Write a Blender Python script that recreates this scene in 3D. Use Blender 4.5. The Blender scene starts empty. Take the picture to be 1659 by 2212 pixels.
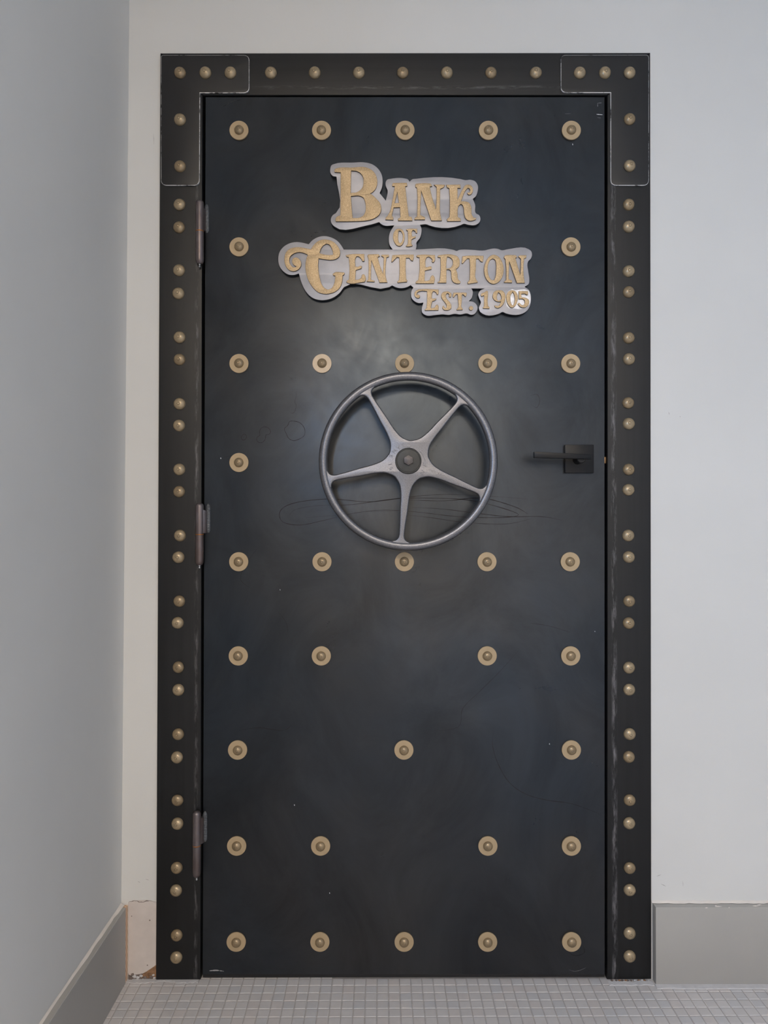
import bpy, bmesh, math, random
from mathutils import Vector
random.seed(7)
R = math.radians
D = bpy.data
C = bpy.context.scene.collection
S = bpy.context.scene

# ---------------------------------------------------------------- camera
F_PX, PITCH = 1550.0, R(0.45)
CAM_Y, CAM_Z = -1.645, 1.0525
cam = D.cameras.new('camera')
cam.sensor_fit = 'VERTICAL'
cam.sensor_height = 36.0
cam.sensor_width = 27.0
cam.lens = F_PX / 2212 * 36.0
cam.clip_start = 0.02
cam_o = D.objects.new('camera', cam)
C.objects.link(cam_o)
cam_o.location = (0, CAM_Y, CAM_Z)
cam_o.rotation_euler = (R(90) + PITCH, 0, 0)
S.camera = cam_o

# ---------------------------------------------------------------- world, lights, exposure
S.view_settings.view_transform = 'Standard'
S.view_settings.look = 'None'
S.view_settings.gamma = 1
S.view_settings.use_curve_mapping = False
S.view_settings.exposure = -0.08
W = D.worlds.new('world')
S.world = W
W.use_nodes = True
W.node_tree.nodes['Background'].inputs[0].default_value = (0.62, 0.78, 1.0, 1)
W.node_tree.nodes['Background'].inputs[1].default_value = 0.6


def area(name, loc, target, sx, sy, power, col):
    l = D.lights.new(name, 'AREA')
    l.shape = 'RECTANGLE'
    l.size, l.size_y = sx, sy
    l.energy = power
    l.color = col
    o = D.objects.new(name, l)
    C.objects.link(o)
    o.location = loc
    o.rotation_euler = (Vector(target) - Vector(loc)).to_track_quat('-Z', 'Y').to_euler()
    return o


ROOM_X1, ROOM_Y0, ROOM_Z1 = 1.30, -5.6, 2.75
WIN = (-2.95, -2.10, 1.25, 1.95)     # window in the side wall behind the photographer: y0, y1, z0, z1
# warm ceiling lamps of the room behind the photographer and cool daylight through the side window
area('ceiling_lamp_offscreen', (-0.30, -3.5, 2.72), (-0.30, -3.5, 0), 0.6, 0.9, 62, (1.0, 0.84, 0.66))
area('ceiling_lamp_offscreen', (0.75, -4.3, 2.72), (0.75, -4.3, 0), 0.6, 0.6, 46, (1.0, 0.85, 0.68))
area('side_window_offscreen', (-0.625, (WIN[0] + WIN[1]) / 2, (WIN[2] + WIN[3]) / 2), (2.0, (WIN[0] + WIN[1]) / 2, (WIN[2] + WIN[3]) / 2 - 0.8), WIN[1] - WIN[0], WIN[3] - WIN[2], 44, (0.27, 0.56, 1.0)).data.spread = R(168)

# ---------------------------------------------------------------- helpers


def P(px, py, Y):
    """Point where the ray through a photo pixel meets the vertical plane y = Y."""
    a, b = (px - 829.5) / F_PX, (1106 - py) / F_PX
    dy = math.cos(PITCH) - b * math.sin(PITCH)
    dz = math.sin(PITCH) + b * math.cos(PITCH)
    t = (Y - CAM_Y) / dy
    return Vector((a * t, Y, CAM_Z + dz * t))


def PF(px, py, Z=0.0):
    """Point where the ray through a photo pixel meets the horizontal plane z = Z."""
    a, b = (px - 829.5) / F_PX, (1106 - py) / F_PX
    dy = math.cos(PITCH) - b * math.sin(PITCH)
    dz = math.sin(PITCH) + b * math.cos(PITCH)
    t = (Z - CAM_Z) / dz
    return Vector((a * t, CAM_Y + dy * t, Z))


def to_px(v):
    dx, dy, dz = v[0], v[1] - CAM_Y, v[2] - CAM_Z
    f = dy * math.cos(PITCH) + dz * math.sin(PITCH)
    u = -dy * math.sin(PITCH) + dz * math.cos(PITCH)
    return 829.5 + F_PX * dx / f, 1106 - F_PX * u / f


def mpp(Y):
    return (Y - CAM_Y) / F_PX


def lin(c):
    c = c / 255.0
    return c / 12.92 if c <= 0.04045 else ((c + 0.055) / 1.055) ** 2.4


def rgb(r, g, b):
    return (lin(r), lin(g), lin(b), 1.0)


def tag(o, label=None, cat=None, group=None, kind=None):
    if label: o['label'] = label
    if cat: o['category'] = cat
    if group: o['group'] = group
    if kind: o['kind'] = kind
    return o


def wloc(o):
    v = Vector(o.location)
    while o.parent:
        o = o.parent
        v += Vector(o.location)
    return v


def empty(name, loc, parent=None):
    o = D.objects.new(name, None)
    C.objects.link(o)
    o.empty_display_size = 0.05
    o.location = Vector(loc)
    if parent:
        o.location = Vector(loc) - wloc(parent)
        o.parent = parent
    return o


def link(name, me, mat, parent=None, origin=None, smooth=None):
    """Mesh in world coordinates -> object whose origin is moved to its own centre; parents are never rotated."""
    if mat is not None and len(me.materials) == 0:
        for m in (mat if isinstance(mat, (list, tuple)) else [mat]):
            me.materials.append(m)
    if origin is None:
        lo = [min(v.co[i] for v in me.vertices) for i in range(3)]
        hi = [max(v.co[i] for v in me.vertices) for i in range(3)]
        origin = Vector([(lo[i] + hi[i]) / 2 for i in range(3)])
    origin = Vector(origin)
    for v in me.vertices:
        v.co -= origin
    if smooth is not None:
        me.shade_smooth()
        me.set_sharp_from_angle(angle=R(smooth))
    o = D.objects.new(name, me)
    C.objects.link(o)
    o.location = origin
    if parent:
        o.location = origin - wloc(parent)
        o.parent = parent
    return o


def place(name, me, loc, parent):
    """Another object that shares mesh data."""
    o = D.objects.new(name, me)
    C.objects.link(o)
    o.location = Vector(loc) - (wloc(parent) if parent else Vector())
    o.parent = parent
    return o


def bm_mesh(bm, name='mesh'):
    bmesh.ops.recalc_face_normals(bm, faces=bm.faces)
    me = D.meshes.new(name)
    bm.to_mesh(me)
    bm.free()
    return me


def box_bm(lo, hi, bevel=0.0, seg=2, bm=None):
    bm = bm or bmesh.new()
    vs = [bm.verts.new((x, y, z)) for x in (lo[0], hi[0]) for y in (lo[1], hi[1]) for z in (lo[2], hi[2])]
    fs = [(0, 1, 3, 2), (4, 6, 7, 5), (0, 4, 5, 1), (2, 3, 7, 6), (0, 2, 6, 4), (1, 5, 7, 3)]
    faces = [bm.faces.new([vs[i] for i in f]) for f in fs]
    if bevel:
        es = list({e for f in faces for e in f.edges})
        bmesh.ops.bevel(bm, geom=es, offset=bevel, segments=seg, affect='EDGES', profile=0.5)
    return bm


def box(name, lo, hi, mat, parent=None, bevel=0.0, seg=2):
    return link(name, bm_mesh(box_bm(lo, hi, bevel, seg)), mat, parent, smooth=30 if bevel else None)


def prism(name, pts, y_back, y_front, mat, parent=None, bevel=0.0, seg=2):
    """Polygon given as world points (x, z) pulled out from y_back to y_front."""
    bm = bmesh.new()
    a = [bm.verts.new((p[0], y_back, p[1])) for p in pts]
    b = [bm.verts.new((p[0], y_front, p[1])) for p in pts]
    n = len(pts)
    bm.faces.new(a)
    f = bm.faces.new(b[::-1])
    for i in range(n):
        bm.faces.new((a[i], b[i], b[(i + 1) % n], a[(i + 1) % n]))
    if bevel:
        bmesh.ops.bevel(bm, geom=list(f.edges), offset=bevel, segments=seg, affect='EDGES', profile=0.5)
    return link(name, bm_mesh(bm), mat, parent, smooth=30)


def smooth_pts(pts, n=5, corner=42):
    """Closed outline: runs through the points as a spline, keeping sharp turns sharp."""
    k = len(pts)
    q = [Vector((p[0], p[1])) for p in pts]
    tan = []
    for i in range(k):
        a, b = q[i] - q[i - 1], q[(i + 1) % k] - q[i]
        if a.length < 1e-9 or b.length < 1e-9 or a.angle(b) > R(corner):
            tan.append(None)
        else:
            tan.append((a.normalized() * b.length + b.normalized() * a.length).normalized())
    out = []
    for i in range(k):
        j = (i + 1) % k
        L = (q[j] - q[i]).length
        t0, t1 = tan[i], tan[j]
        out.append(q[i])
        if t0 is None and t1 is None:
            continue
        ch = (q[j] - q[i]).normalized()
        m0 = (t0 if t0 is not None else ch) * L
        m1 = (t1 if t1 is not None else ch) * L
        for s in range(1, n):
            t = s / n
            h1, h2 = 2 * t ** 3 - 3 * t * t + 1, t ** 3 - 2 * t * t + t
            h3, h4 = -2 * t ** 3 + 3 * t * t, t ** 3 - t * t
            out.append(q[i] * h1 + m0 * h2 + q[j] * h3 + m1 * h4)
    return [(v.x, v.y) for v in out]


def cut_plate(name, loops, y_back, thick, mats, parent=None, bevel=0.0, seg=2, edge_slot=False, grow=0.0):
    """Plate cut along closed world (x, z) loops (inner loops are holes), back face on y_back, towards the viewer."""
    cu = D.curves.new(name, 'CURVE')
    cu.dimensions = '2D'
    cu.fill_mode = 'BOTH'
    cu.extrude = max(thick / 2 - bevel, 1e-5)
    cu.bevel_depth = bevel
    cu.bevel_resolution = seg
    cu.offset = grow - bevel
    for lp in loops:
        sp = cu.splines.new('POLY')
        sp.points.add(len(lp) - 1)
        for i, p in enumerate(lp):
            sp.points[i].co = (p[0], p[1], 0, 1)
        sp.use_cyclic_u = True
    o = D.objects.new(name, cu)
    C.objects.link(o)
    dg = bpy.context.evaluated_depsgraph_get()
    me = D.meshes.new_from_object(o.evaluated_get(dg))
    D.objects.remove(o)
    D.curves.remove(cu)
    for v in me.vertices:
        x, y, z = v.co
        v.co = (x, y_back - thick / 2 - z, y)
    bm = bmesh.new()
    bm.from_mesh(me)
    bmesh.ops.remove_doubles(bm, verts=bm.verts, dist=1e-6)
    bm.to_mesh(me)
    bm.free()
    me.materials.clear()
    ms = mats if isinstance(mats, (list, tuple)) else [mats]
    for m in ms:
        me.materials.append(m)
    me.update()
    for p in me.polygons:
        p.material_index = (1 if (edge_slot and len(ms) > 1 and abs(p.normal.y) < 0.97) else 0)
    return link(name, me, None, parent, smooth=30)


def lathe(profile, seg=32, axis='Y', centre=(0, 0, 0)):
    """profile: (radius, h) from base to tip; axis 'Y' points towards the viewer (-y), 'Z' points up."""
    bm = bmesh.new()
    rings = []
    for r, h in profile:
        if r < 1e-6:
            rings.append([bm.verts.new(_ax(0, 0, h, axis, centre))])
        else:
            rings.append([bm.verts.new(_ax(r * math.cos(2 * math.pi * i / seg), r * math.sin(2 * math.pi * i / seg), h, axis, centre)) for i in range(seg)])
    for a, b in zip(rings, rings[1:]):
        for i in range(seg):
            j = (i + 1) % seg
            if len(a) == 1 and len(b) == 1:
                continue
            if len(a) == 1:
                bm.faces.new((a[0], b[i], b[j]))
            elif len(b) == 1:
                bm.faces.new((a[i], a[j], b[0]))
            else:
                bm.faces.new((a[i], a[j], b[j], b[i]))
    for r in (rings[0], rings[-1]):
        if len(r) > 1:
            bm.faces.new(r)
    return bm_mesh(bm)


def _ax(a, b, h, axis, c):
    if axis == 'Y':
        return (c[0] + a, c[1] - h, c[2] + b)
    return (c[0] + a, c[1] + b, c[2] + h)


def ribbon(name, pts, width, y, mat, parent, closed=False, jitter=0.0, thick=0.00025):
    """A flat mark (stain line, scratch) lying on the plane y, following world (x, z) points."""
    q = [Vector(p) for p in pts]
    n = len(q)
    bm = bmesh.new()
    L, Rr = [], []
    for i in range(n):
        a = q[i - 1] if (i > 0 or closed) else q[i]
        b = q[(i + 1) % n] if (i < n - 1 or closed) else q[i]
        d = (b - a)
        d = d.normalized() if d.length > 1e-9 else Vector((1, 0))
        nn = Vector((-d.y, d.x))
        taper = 1.0 if closed else min(1.0, 0.15 + 3.0 * min(i, n - 1 - i) / max(n - 1, 1))
        w = width * 0.5 * taper * (1 + jitter * random.uniform(-1, 1))
        L.append(bm.verts.new((q[i].x + nn.x * w, y - thick, q[i].y + nn.y * w)))
        Rr.append(bm.verts.new((q[i].x - nn.x * w, y - thick, q[i].y - nn.y * w)))
    for i in range(n if closed else n - 1):
        j = (i + 1) % n
        bm.faces.new((L[i], Rr[i], Rr[j], L[j]))
    me = bm_mesh(bm)
    for p in me.polygons:
        pass
    return link(name, me, mat, parent)


# ---------------------------------------------------------------- materials


class NT:
    def __init__(self, name):
        self.m = D.materials.new(name)
        self.m.use_nodes = True
        self.t = self.m.node_tree
        self.b = self.t.nodes['Principled BSDF']
        self.pos = None

    def n(self, kind, **kw):
        nd = self.t.nodes.new(kind)
        for k, v in kw.items():
            setattr(nd, k, v)
        return nd

    def l(self, a, b):
        self.t.links.new(a, b)

    def xyz(self, scale=(1, 1, 1), loc=(0, 0, 0)):
        if self.pos is None:
            self.pos = self.n('ShaderNodeNewGeometry').outputs['Position']
        mp = self.n('ShaderNodeMapping')
        mp.inputs['Scale'].default_value = scale
        mp.inputs['Location'].default_value = loc
        self.l(self.pos, mp.inputs['Vector'])
        return mp.outputs[0]

    def noise(self, scale, detail=3, rough=0.55, vec=None, dist=0.0):
        nd = self.n('ShaderNodeTexNoise')
        nd.inputs['Scale'].default_value = scale
        nd.inputs['Detail'].default_value = detail
        nd.inputs['Roughness'].default_value = rough
        nd.inputs['Distortion'].default_value = dist
        self.l(vec if vec is not None else self.xyz(), nd.inputs['Vector'])
        return nd.outputs['Fac']

    def ramp(self, fac, stops):
        r = self.n('ShaderNodeValToRGB')
        e = r.color_ramp.elements
        while len(e) < len(stops):
            e.new(0.5)
        for i, (p, c) in enumerate(stops):
            e[i].position = p
            e[i].color = c if isinstance(c, (tuple, list)) else (c, c, c, 1)
        self.l(fac, r.inputs['Fac'])
        return r.outputs['Color']

    def mix(self, fac, a, b, mode='MIX'):
        m = self.n('ShaderNodeMix', data_type='RGBA', blend_type=mode)
        for sock, v in ((m.inputs[0], fac), (m.inputs[6], a), (m.inputs[7], b)):
            if hasattr(v, 'is_linked') or hasattr(v, 'links'):
                self.l(v, sock)
            else:
                sock.default_value = v
        return m.outputs[2]

    def math(self, op, a, b=0.0):
        m = self.n('ShaderNodeMath', operation=op)
        for sock, v in ((m.inputs[0], a), (m.inputs[1], b)):
            if hasattr(v, 'links'):
                self.l(v, sock)
            else:
                sock.default_value = v
        return m.outputs[0]

    def set(self, color=None, rough=None, metal=None, spec=None):
        for key, v in (('Base Color', color), ('Roughness', rough), ('Metallic', metal), ('Specular IOR Level', spec)):
            if v is None:
                continue
            if hasattr(v, 'links'):
                self.l(v, self.b.inputs[key])
            else:
                self.b.inputs[key].default_value = v
        return self

    def bump(self, h, strength, dist):
        b = self.n('ShaderNodeBump')
        b.inputs['Strength'].default_value = strength
        b.inputs['Distance'].default_value = dist
        self.l(h, b.inputs['Height'])
        self.l(b.outputs[0], self.b.inputs['Normal'])
        return self


def simple(name, col, rough, metal=0.0, var=0.0, vscale=30, bump=0.0, bscale=200, spec=None):
    m = NT(name)
    c = col
    if var:
        nf = m.noise(vscale, 4)
        lo = tuple(x * (1 - var) for x in col[:3]) + (1,)
        hi = tuple(min(1, x * (1 + var)) for x in col[:3]) + (1,)
        c = m.ramp(nf, [(0.3, lo), (0.7, hi)])
    m.set(c, rough, metal, spec)
    if bump:
        m.bump(m.noise(bscale, 3), bump, 0.001)
    return m.m


def paint(name, col, var=0.03):
    m = NT(name)
    a = m.noise(2.2, 4, 0.6)
    lo = tuple(x * (1 - var) for x in col[:3]) + (1,)
    hi = tuple(min(1, x * (1 + var)) for x in col[:3]) + (1,)
    c = m.ramp(a, [(0.3, lo), (0.7, hi)])
    m.set(c, 0.62, 0.0, 0.35)
    m.bump(m.noise(330, 3, 0.6), 0.12, 0.0006)
    return m.m


M = {}
M['wall'] = paint('white_wall_paint', rgb(214, 213, 210))
M['wall_left'] = paint('white_wall_paint_side', rgb(214, 213, 210))
M['ceiling'] = paint('ceiling_paint', rgb(225, 224, 220))
M['patch'] = simple('bare_plaster_patch', rgb(206, 196, 190), 0.85, 0, 0.06, 25, 0.25, 160)
M['mortar'] = simple('crumbled_mortar', rgb(120, 108, 102), 0.95, 0, 0.35, 120, 0.6, 300)
M['fibre'] = simple('brown_fibre_board', rgb(142, 108, 80), 0.95, 0, 0.35, 160, 0.6, 300)
M['caulk'] = simple('white_caulk', rgb(222, 214, 206), 0.6, 0, 0.05, 40, 0.2, 120)
M['grout'] = simple('grey_grout', rgb(172, 167, 164), 0.95, 0, 0.10, 60, 0.3, 500)
M['smear'] = simple('white_grout_smear', rgb(196, 194, 195), 0.9, 0, 0.08, 60, 0.3, 300)
M['base_paint'] = simple('grey_baseboard_paint', rgb(167, 164, 159), 0.5, 0, 0.03, 5, 0.08, 60)
for i, c in enumerate(((202, 198, 197), (198, 194, 193), (201, 195, 193), (196, 194, 195))):
    M['tile%d' % i] = simple('unglazed_mosaic_tile_%s' % 'abcd'[i], rgb(*c), 0.42, 0, 0.03, 60)
w = NT('raw_wood')
wv = w.n('ShaderNodeTexWave', bands_direction='DIAGONAL')
wv.inputs['Scale'].default_value = 60
wv.inputs['Distortion'].default_value = 2.0
w.l(w.xyz((1, 1.5, 0.6)), wv.inputs['Vector'])
w.set(w.ramp(wv.outputs['Fac'], [(0.2, rgb(200, 158, 124)), (0.8, rgb(228, 198, 170))]), 0.8)
M['wood'] = w.m

# blackened hot-rolled steel of the leaf: cloudy blue, brown and grey mill scale
s = NT('blackened_steel_sheet')
cloud = s.noise(2.6, 5, 0.6, s.xyz((1, 1, 0.7)), 0.6)
cloud2 = s.noise(1.7, 4, 0.55, s.xyz((1, 1, 0.8), (3.1, 0, 1.7)), 0.4)
c1 = s.ramp(cloud, [(0.30, rgb(20, 18, 18)), (0.5, rgb(18, 19, 21)), (0.72, rgb(15, 19, 24))])
c2 = s.ramp(cloud2, [(0.35, rgb(19, 18, 18)), (0.65, rgb(14, 19, 26))])
fine = s.noise(60, 4, 0.7)
s.set(s.mix(0.5, c1, c2), s.ramp(s.noise(5, 7, 0.68, None, 0.7), [(0.28, 0.25), (0.72, 0.44)]), 0.0, s.ramp(s.noise(4.2, 7, 0.66, s.xyz((1, 1, 0.8), (5, 0, 2)), 1.2), [(0.30, 0.60), (0.70, 1.0)]))
s.l(s.ramp(cloud2, [(0.35, rgb(255, 255, 255)), (0.65, rgb(226, 240, 255))]), s.b.inputs['Specular Tint'])
s.bump(fine, 0.05, 0.0005)
M['steel'] = s.m


def frame_mat(name, axis, centre, half, seed, amp):
    """Dark mill steel with a pale broken streak of weld scale running along the inner side of the member."""
    m = NT(name)
    str_vec = m.xyz((30, 1, 0.8) if axis == 'X' else (0.8, 1, 30), (seed, 0, seed))
    streaks = m.noise(3.0, 4, 0.6, str_vec)
    base = m.ramp(streaks, [(0.3, rgb(15, 15, 15)), (0.7, rgb(26, 26, 28))])
    sep = m.n('ShaderNodeSeparateXYZ')
    m.l(m.xyz(), sep.inputs[0])
    d = m.math('ABSOLUTE', m.math('SUBTRACT', sep.outputs[axis], centre))
    band = m.math('SUBTRACT', 1.0, m.math('MINIMUM', m.math('DIVIDE', d, half), 1.0))
    nz = m.noise(40, 5, 0.75, m.xyz((3, 1, 0.5) if axis == 'X' else (0.5, 1, 3), (seed, 2, 0)))
    mask = m.math('MULTIPLY', band, m.math('MULTIPLY', m.math('MAXIMUM', m.math('SUBTRACT', nz, 0.47), 0.0), amp))
    mask = m.math('MINIMUM', mask, 1.0)
    m.set(m.mix(mask, base, rgb(122, 119, 121)), m.ramp(streaks, [(0.3, 0.40), (0.7, 0.50)]), 0.0, 0.40)
    m.bump(m.noise(300, 3), 0.10, 0.0005)
    return m.m


M['plate'] = simple('dark_corner_plate_steel', rgb(24, 23, 24), 0.40, 0.0, 0.3, 7, 0.06, 90)
ed = NT('worn_bright_edge')
ed.set(ed.ramp(ed.noise(45, 5, 0.7), [(0.38, rgb(60, 58, 58)), (0.50, rgb(205, 203, 203))]), 0.4, 0.3)
M['edge'] = ed.m
M['black'] = simple('dark_gap_steel', rgb(18, 18, 19), 0.8)
M['rivet'] = simple('tan_bronze_rivet_paint', rgb(160, 142, 114), 0.31, 0.35, 0.14, 90, 0.10, 250)
M['rivet2'] = simple('dark_bronze_rivet_paint', rgb(146, 127, 99), 0.31, 0.35, 0.14, 90, 0.10, 250)
wz = [simple('tan_washer_paint', rgb(176, 154, 122), 0.55, 0.15, 0.05, 40),
      simple('pale_washer_paint', rgb(200, 180, 154), 0.50, 0.15, 0.07, 60)]
M['silver'] = simple('brushed_silver_plate', rgb(170, 167, 169), 0.46, 0.45, 0.07, 35, 0.06, 300)
M['plate_edge'] = simple('dark_cut_edge', rgb(36, 35, 35), 0.7)
g = NT('gold_sparkle_letter_paint')
g.set(g.ramp(g.noise(420, 3, 0.7), [(0.32, rgb(172, 145, 106)), (0.55, rgb(196, 168, 128)), (0.75, rgb(220, 194, 156))]), 0.48, 0.25)
g.bump(g.noise(420, 2), 0.25, 0.0005)
M['gold'] = g.m
M['gold_edge'] = simple('letter_cut_edge', rgb(78, 62, 44), 0.7)
M['bare'] = simple('bright_ground_metal', rgb(186, 188, 195), 0.36, 0.6, 0.25, 90)
ci = NT('grey_cast_iron')
ci.set(ci.ramp(ci.noise(600, 3, 0.7), [(0.3, rgb(98, 98, 101)), (0.7, rgb(136, 135, 139))]), 0.34, 0.8)
ci.bump(ci.noise(500, 3, 0.6), 0.25, 0.0006)
M['cast'] = ci.m
M['hub'] = simple('oily_dark_hub', rgb(58, 58, 57), 0.35, 0.6, 0.18, 60, 0.05, 200)
M['bolt'] = simple('brown_grey_bolt', rgb(92, 86, 84), 0.45, 0.6, 0.15, 200)
M['lever'] = simple('matte_black_lever', rgb(20, 19, 20), 0.40, 0.0, 0.06, 30, spec=0.28)
M['brass'] = simple('brass_latch', rgb(206, 164, 116), 0.4, 0.6)
hb = NT('brown_steel_barrel')
hb.set(hb.ramp(hb.noise(22, 4, 0.6, hb.xyz((1, 1, 0.4))), [(0.35, rgb(98, 84, 80)), (0.65, rgb(122, 116, 118))]), 0.38, 0.7)
M['barrel'] = hb.m
M['copper'] = simple('copper_bushing', rgb(170, 112, 62), 0.4, 0.7)
M['zinc'] = simple('zinc_grease_fitting', rgb(168, 170, 172), 0.3, 0.8)
M['weld'] = simple('grey_weld_bead', rgb(84, 87, 91), 0.5, 0.4, 0.4, 260, 0.6, 500)
M['stain'] = simple('brown_water_mark', rgb(34, 24, 24), 0.5, 0.0, 0.1, 40, spec=0.24)
M['stain_soft'] = simple('faint_dark_water_mark', rgb(25, 24, 26), 0.5, 0.0, 0.1, 40, spec=0.4)
M['scratch'] = simple('pale_scratch', rgb(150, 150, 152), 0.7, 0.2, 0.2, 300)
M['fleck'] = simple('white_paint_fleck', rgb(225, 225, 225), 0.7)

# ---------------------------------------------------------------- planes
Y_FRAME, Y_DOOR, Y_PLATE = -0.005, -0.004, -0.0095
OUT = dict(tl=(346, 114.5), tr=(1405, 113.5), bl=(336.5, 2117.0), br=(1407.5, 2115.5))
INN = dict(tl=(437.5, 205.5), tr=(1312.0, 205.5), bl=(433.0, 2116.5), br=(1311.5, 2116.0))


def W2(px, py, Y):
    v = P(px, py, Y)
    return (v.x, v.z)


XL_TOP, XL_BOT = P(279, 60, 0).x, P(262, 1950, 0).x   # where the side wall meets the door wall
f_tl, f_tr, f_bl, f_br = (W2(*OUT[k], Y_FRAME) for k in ('tl', 'tr', 'bl', 'br'))
FX0, FX1, FZ1 = min(f_tl[0], f_bl[0]), max(f_tr[0], f_br[0]), max(f_tl[1], f_tr[1])

# ---------------------------------------------------------------- room shell
slope = (XL_TOP - XL_BOT) / (P(279, 60, 0).z - P(262, 1950, 0).z)
xl0 = XL_BOT - slope * P(262, 1950, 0).z
xl1 = xl0 + slope * ROOM_Z1

bm = bmesh.new()
for lo, hi in (((xl0 - 0.15, 0, 0), (FX0 + 0.012, 0.14, ROOM_Z1)), ((FX1 - 0.012, 0, 0), (ROOM_X1, 0.14, ROOM_Z1)), ((FX0 + 0.012, 0, FZ1 - 0.012), (FX1 - 0.012, 0.14, ROOM_Z1))):
    box_bm(lo, hi, bm=bm)
bmesh.ops.remove_doubles(bm, verts=bm.verts, dist=1e-5)
wall_back = link('wall_back', bm_mesh(bm), M['wall'], origin=(0, 0.07, 0))
tag(wall_back, 'off-white painted wall around the riveted steel door', 'wall', kind='structure')

def wall_piece(bm, y0, y1, z0, z1):
    """Box of the slightly leaning side wall between two depths and heights."""
    vs = []
    for y in (y1, y0):
        vs.append([bm.verts.new((xl0 + slope * z + dx, y, z)) for z, dx in ((z0, -0.12), (z0, 0), (z1, 0), (z1, -0.12))])
    bm.faces.new(vs[0]); bm.faces.new(vs[1])
    for i in range(4):
        bm.faces.new((vs[0][i], vs[0][(i + 1) % 4], vs[1][(i + 1) % 4], vs[1][i]))


bm = bmesh.new()
wall_piece(bm, WIN[1], 0.0, 0, ROOM_Z1)
wall_piece(bm, ROOM_Y0, WIN[0], 0, ROOM_Z1)
wall_piece(bm, WIN[0], WIN[1], 0, WIN[2])
wall_piece(bm, WIN[0], WIN[1], WIN[3], ROOM_Z1)
wall_left = link('wall_left', bm_mesh(bm), M['wall_left'])
tag(wall_left, 'plain grey-white side wall meeting the door wall at the corner', 'wall', kind='structure')
tag(box('wall_right', (ROOM_X1, ROOM_Y0, 0), (ROOM_X1 + 0.15, 0, ROOM_Z1), M['wall']), 'plain wall far across from the side wall', 'wall', kind='structure')
tag(box('wall_rear', (xl0 - 0.12, ROOM_Y0 - 0.12, 0), (ROOM_X1 + 0.15, ROOM_Y0, ROOM_Z1), M['wall']), 'plain wall facing the steel door', 'wall', kind='structure')
tag(box('ceiling', (xl0 - 0.12, ROOM_Y0 - 0.12, ROOM_Z1), (ROOM_X1 + 0.15, 0.14, ROOM_Z1 + 0.1), M['ceiling']), 'plain flat white ceiling over the room', 'ceiling', kind='structure')

for (px, py, dx_, dy_, w_) in ((1445, 893, 1, 3, 2), (1423, 1891, 5, -2, 1.4), (1433, 1912, 6, 3, 1.4), (1475, 1909, 0.5, 6, 1.2), (1416, 2000, 2, 1, 1.0), (1469, 900, 1, 1, 1.2), (318, 1900, 4, 1, 1.2), (300, 1905, 3, 2, 1.0), (332, 300, 0.5, 12, 1.2)):
    a_, b_ = P(px - dx_, py - dy_, 0), P(px + dx_, py + dy_, 0)
    ribbon('scuff_mark', [(a_.x, a_.z), ((a_.x + b_.x) / 2 + 0.0004, (a_.z + b_.z) / 2), (b_.x, b_.z)], w_ * 0.001, 0.0, M['grout'], wall_back, jitter=0.4)

# ---------------------------------------------------------------- floor of small square mosaic tiles
TILE, GAP, TH = 0.0254, 0.0018, 0.0012
floor = box('floor', (xl0 - 0.12, ROOM_Y0 - 0.12, -0.12), (ROOM_X1 + 0.15, 0.14, -0.0010), M['grout'])
tag(floor, 'floor of small off-white square mosaic tiles with grey grout', 'floor', kind='structure')
yaw = R(0.28)
anchor = PF(814.4, 2128.9)
ux, uy = Vector((math.cos(yaw), math.sin(yaw), 0)), Vector((-math.sin(yaw), math.cos(yaw), 0))


def tile_geo():
    a, b = (TILE - GAP) / 2, (TILE - GAP) / 2 - 0.0015
    v = [(-a, -a, -0.0011), (a, -a, -0.0011), (a, a, -0.0011), (-a, a, -0.0011), (-a, -a, -0.0009), (a, -a, -0.0009), (a, a, -0.0009), (-a, a, -0.0009), (-b, -b, 0), (b, -b, 0), (b, b, 0), (-b, b, 0)]
    f = [(8, 9, 10, 11)] + [(i + 4, (i + 1) % 4 + 4, (i + 1) % 4 + 8, i + 8) for i in range(4)] + [(i, (i + 1) % 4, (i + 1) % 4 + 4, i + 4) for i in range(4)]
    return v, f


TV, TF = tile_geo()
tile_mesh = []
for i in range(4):
    me = D.meshes.new('tile')
    me.from_pydata(TV, [], TF)
    me.materials.append(M['tile%d' % i])
    tile_mesh.append(me)
bx_front = P(1500, 1960, -0.021).y
cells = []
for j in range(-205, 3):
    for i in range(-60, 115):
        c = anchor + ux * ((i + 0.5) * TILE) + uy * ((j + 0.5) * TILE)
        x, y = c.x, c.y
        if x < xl0 + 0.004 or x > ROOM_X1 - 0.014 or y < ROOM_Y0 + 0.014:
            continue
        lim = 0.025 if W2(441, 2100, 0)[0] < x < W2(1306, 2100, 0)[0] else (0.006 if x < FX1 + 0.01 else -0.012)
        if y > lim - 0.010:
            continue
        px, py = to_px((x, y, 0)) if y > CAM_Y + 0.4 else (-1, 9999)
        cells.append((py if (-8 < px < 1667 and py < 2220) else -1, x, y))
near = sorted([c for c in cells if c[0] > 0], reverse=True)
single = set(near[:300])
far_v, far_f, far_m = [], [], []
for c in cells:
    rz = yaw + random.gauss(0, R(0.35))
    k = random.choice((0, 0, 1, 2, 3))
    dz = random.gauss(0, 0.00012)
    if c in single:
        o = place('tile', tile_mesh[k], (c[1], c[2], dz), floor)
        o.rotation_euler.z = rz
    else:
        b0 = len(far_v)
        cs, sn = math.cos(rz), math.sin(rz)
        far_v += [(c[1] + cs * p[0] - sn * p[1], c[2] + sn * p[0] + cs * p[1], p[2] + dz) for p in TV]
        far_f += [tuple(b0 + q for q in f) for f in TF]
        far_m += [k] * len(TF)
me = D.meshes.new('tile_field')
me.from_pydata(far_v, [], far_f)
for i in range(4):
    me.materials.append(M['tile%d' % i])
me.polygons.foreach_set('material_index', far_m)
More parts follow.
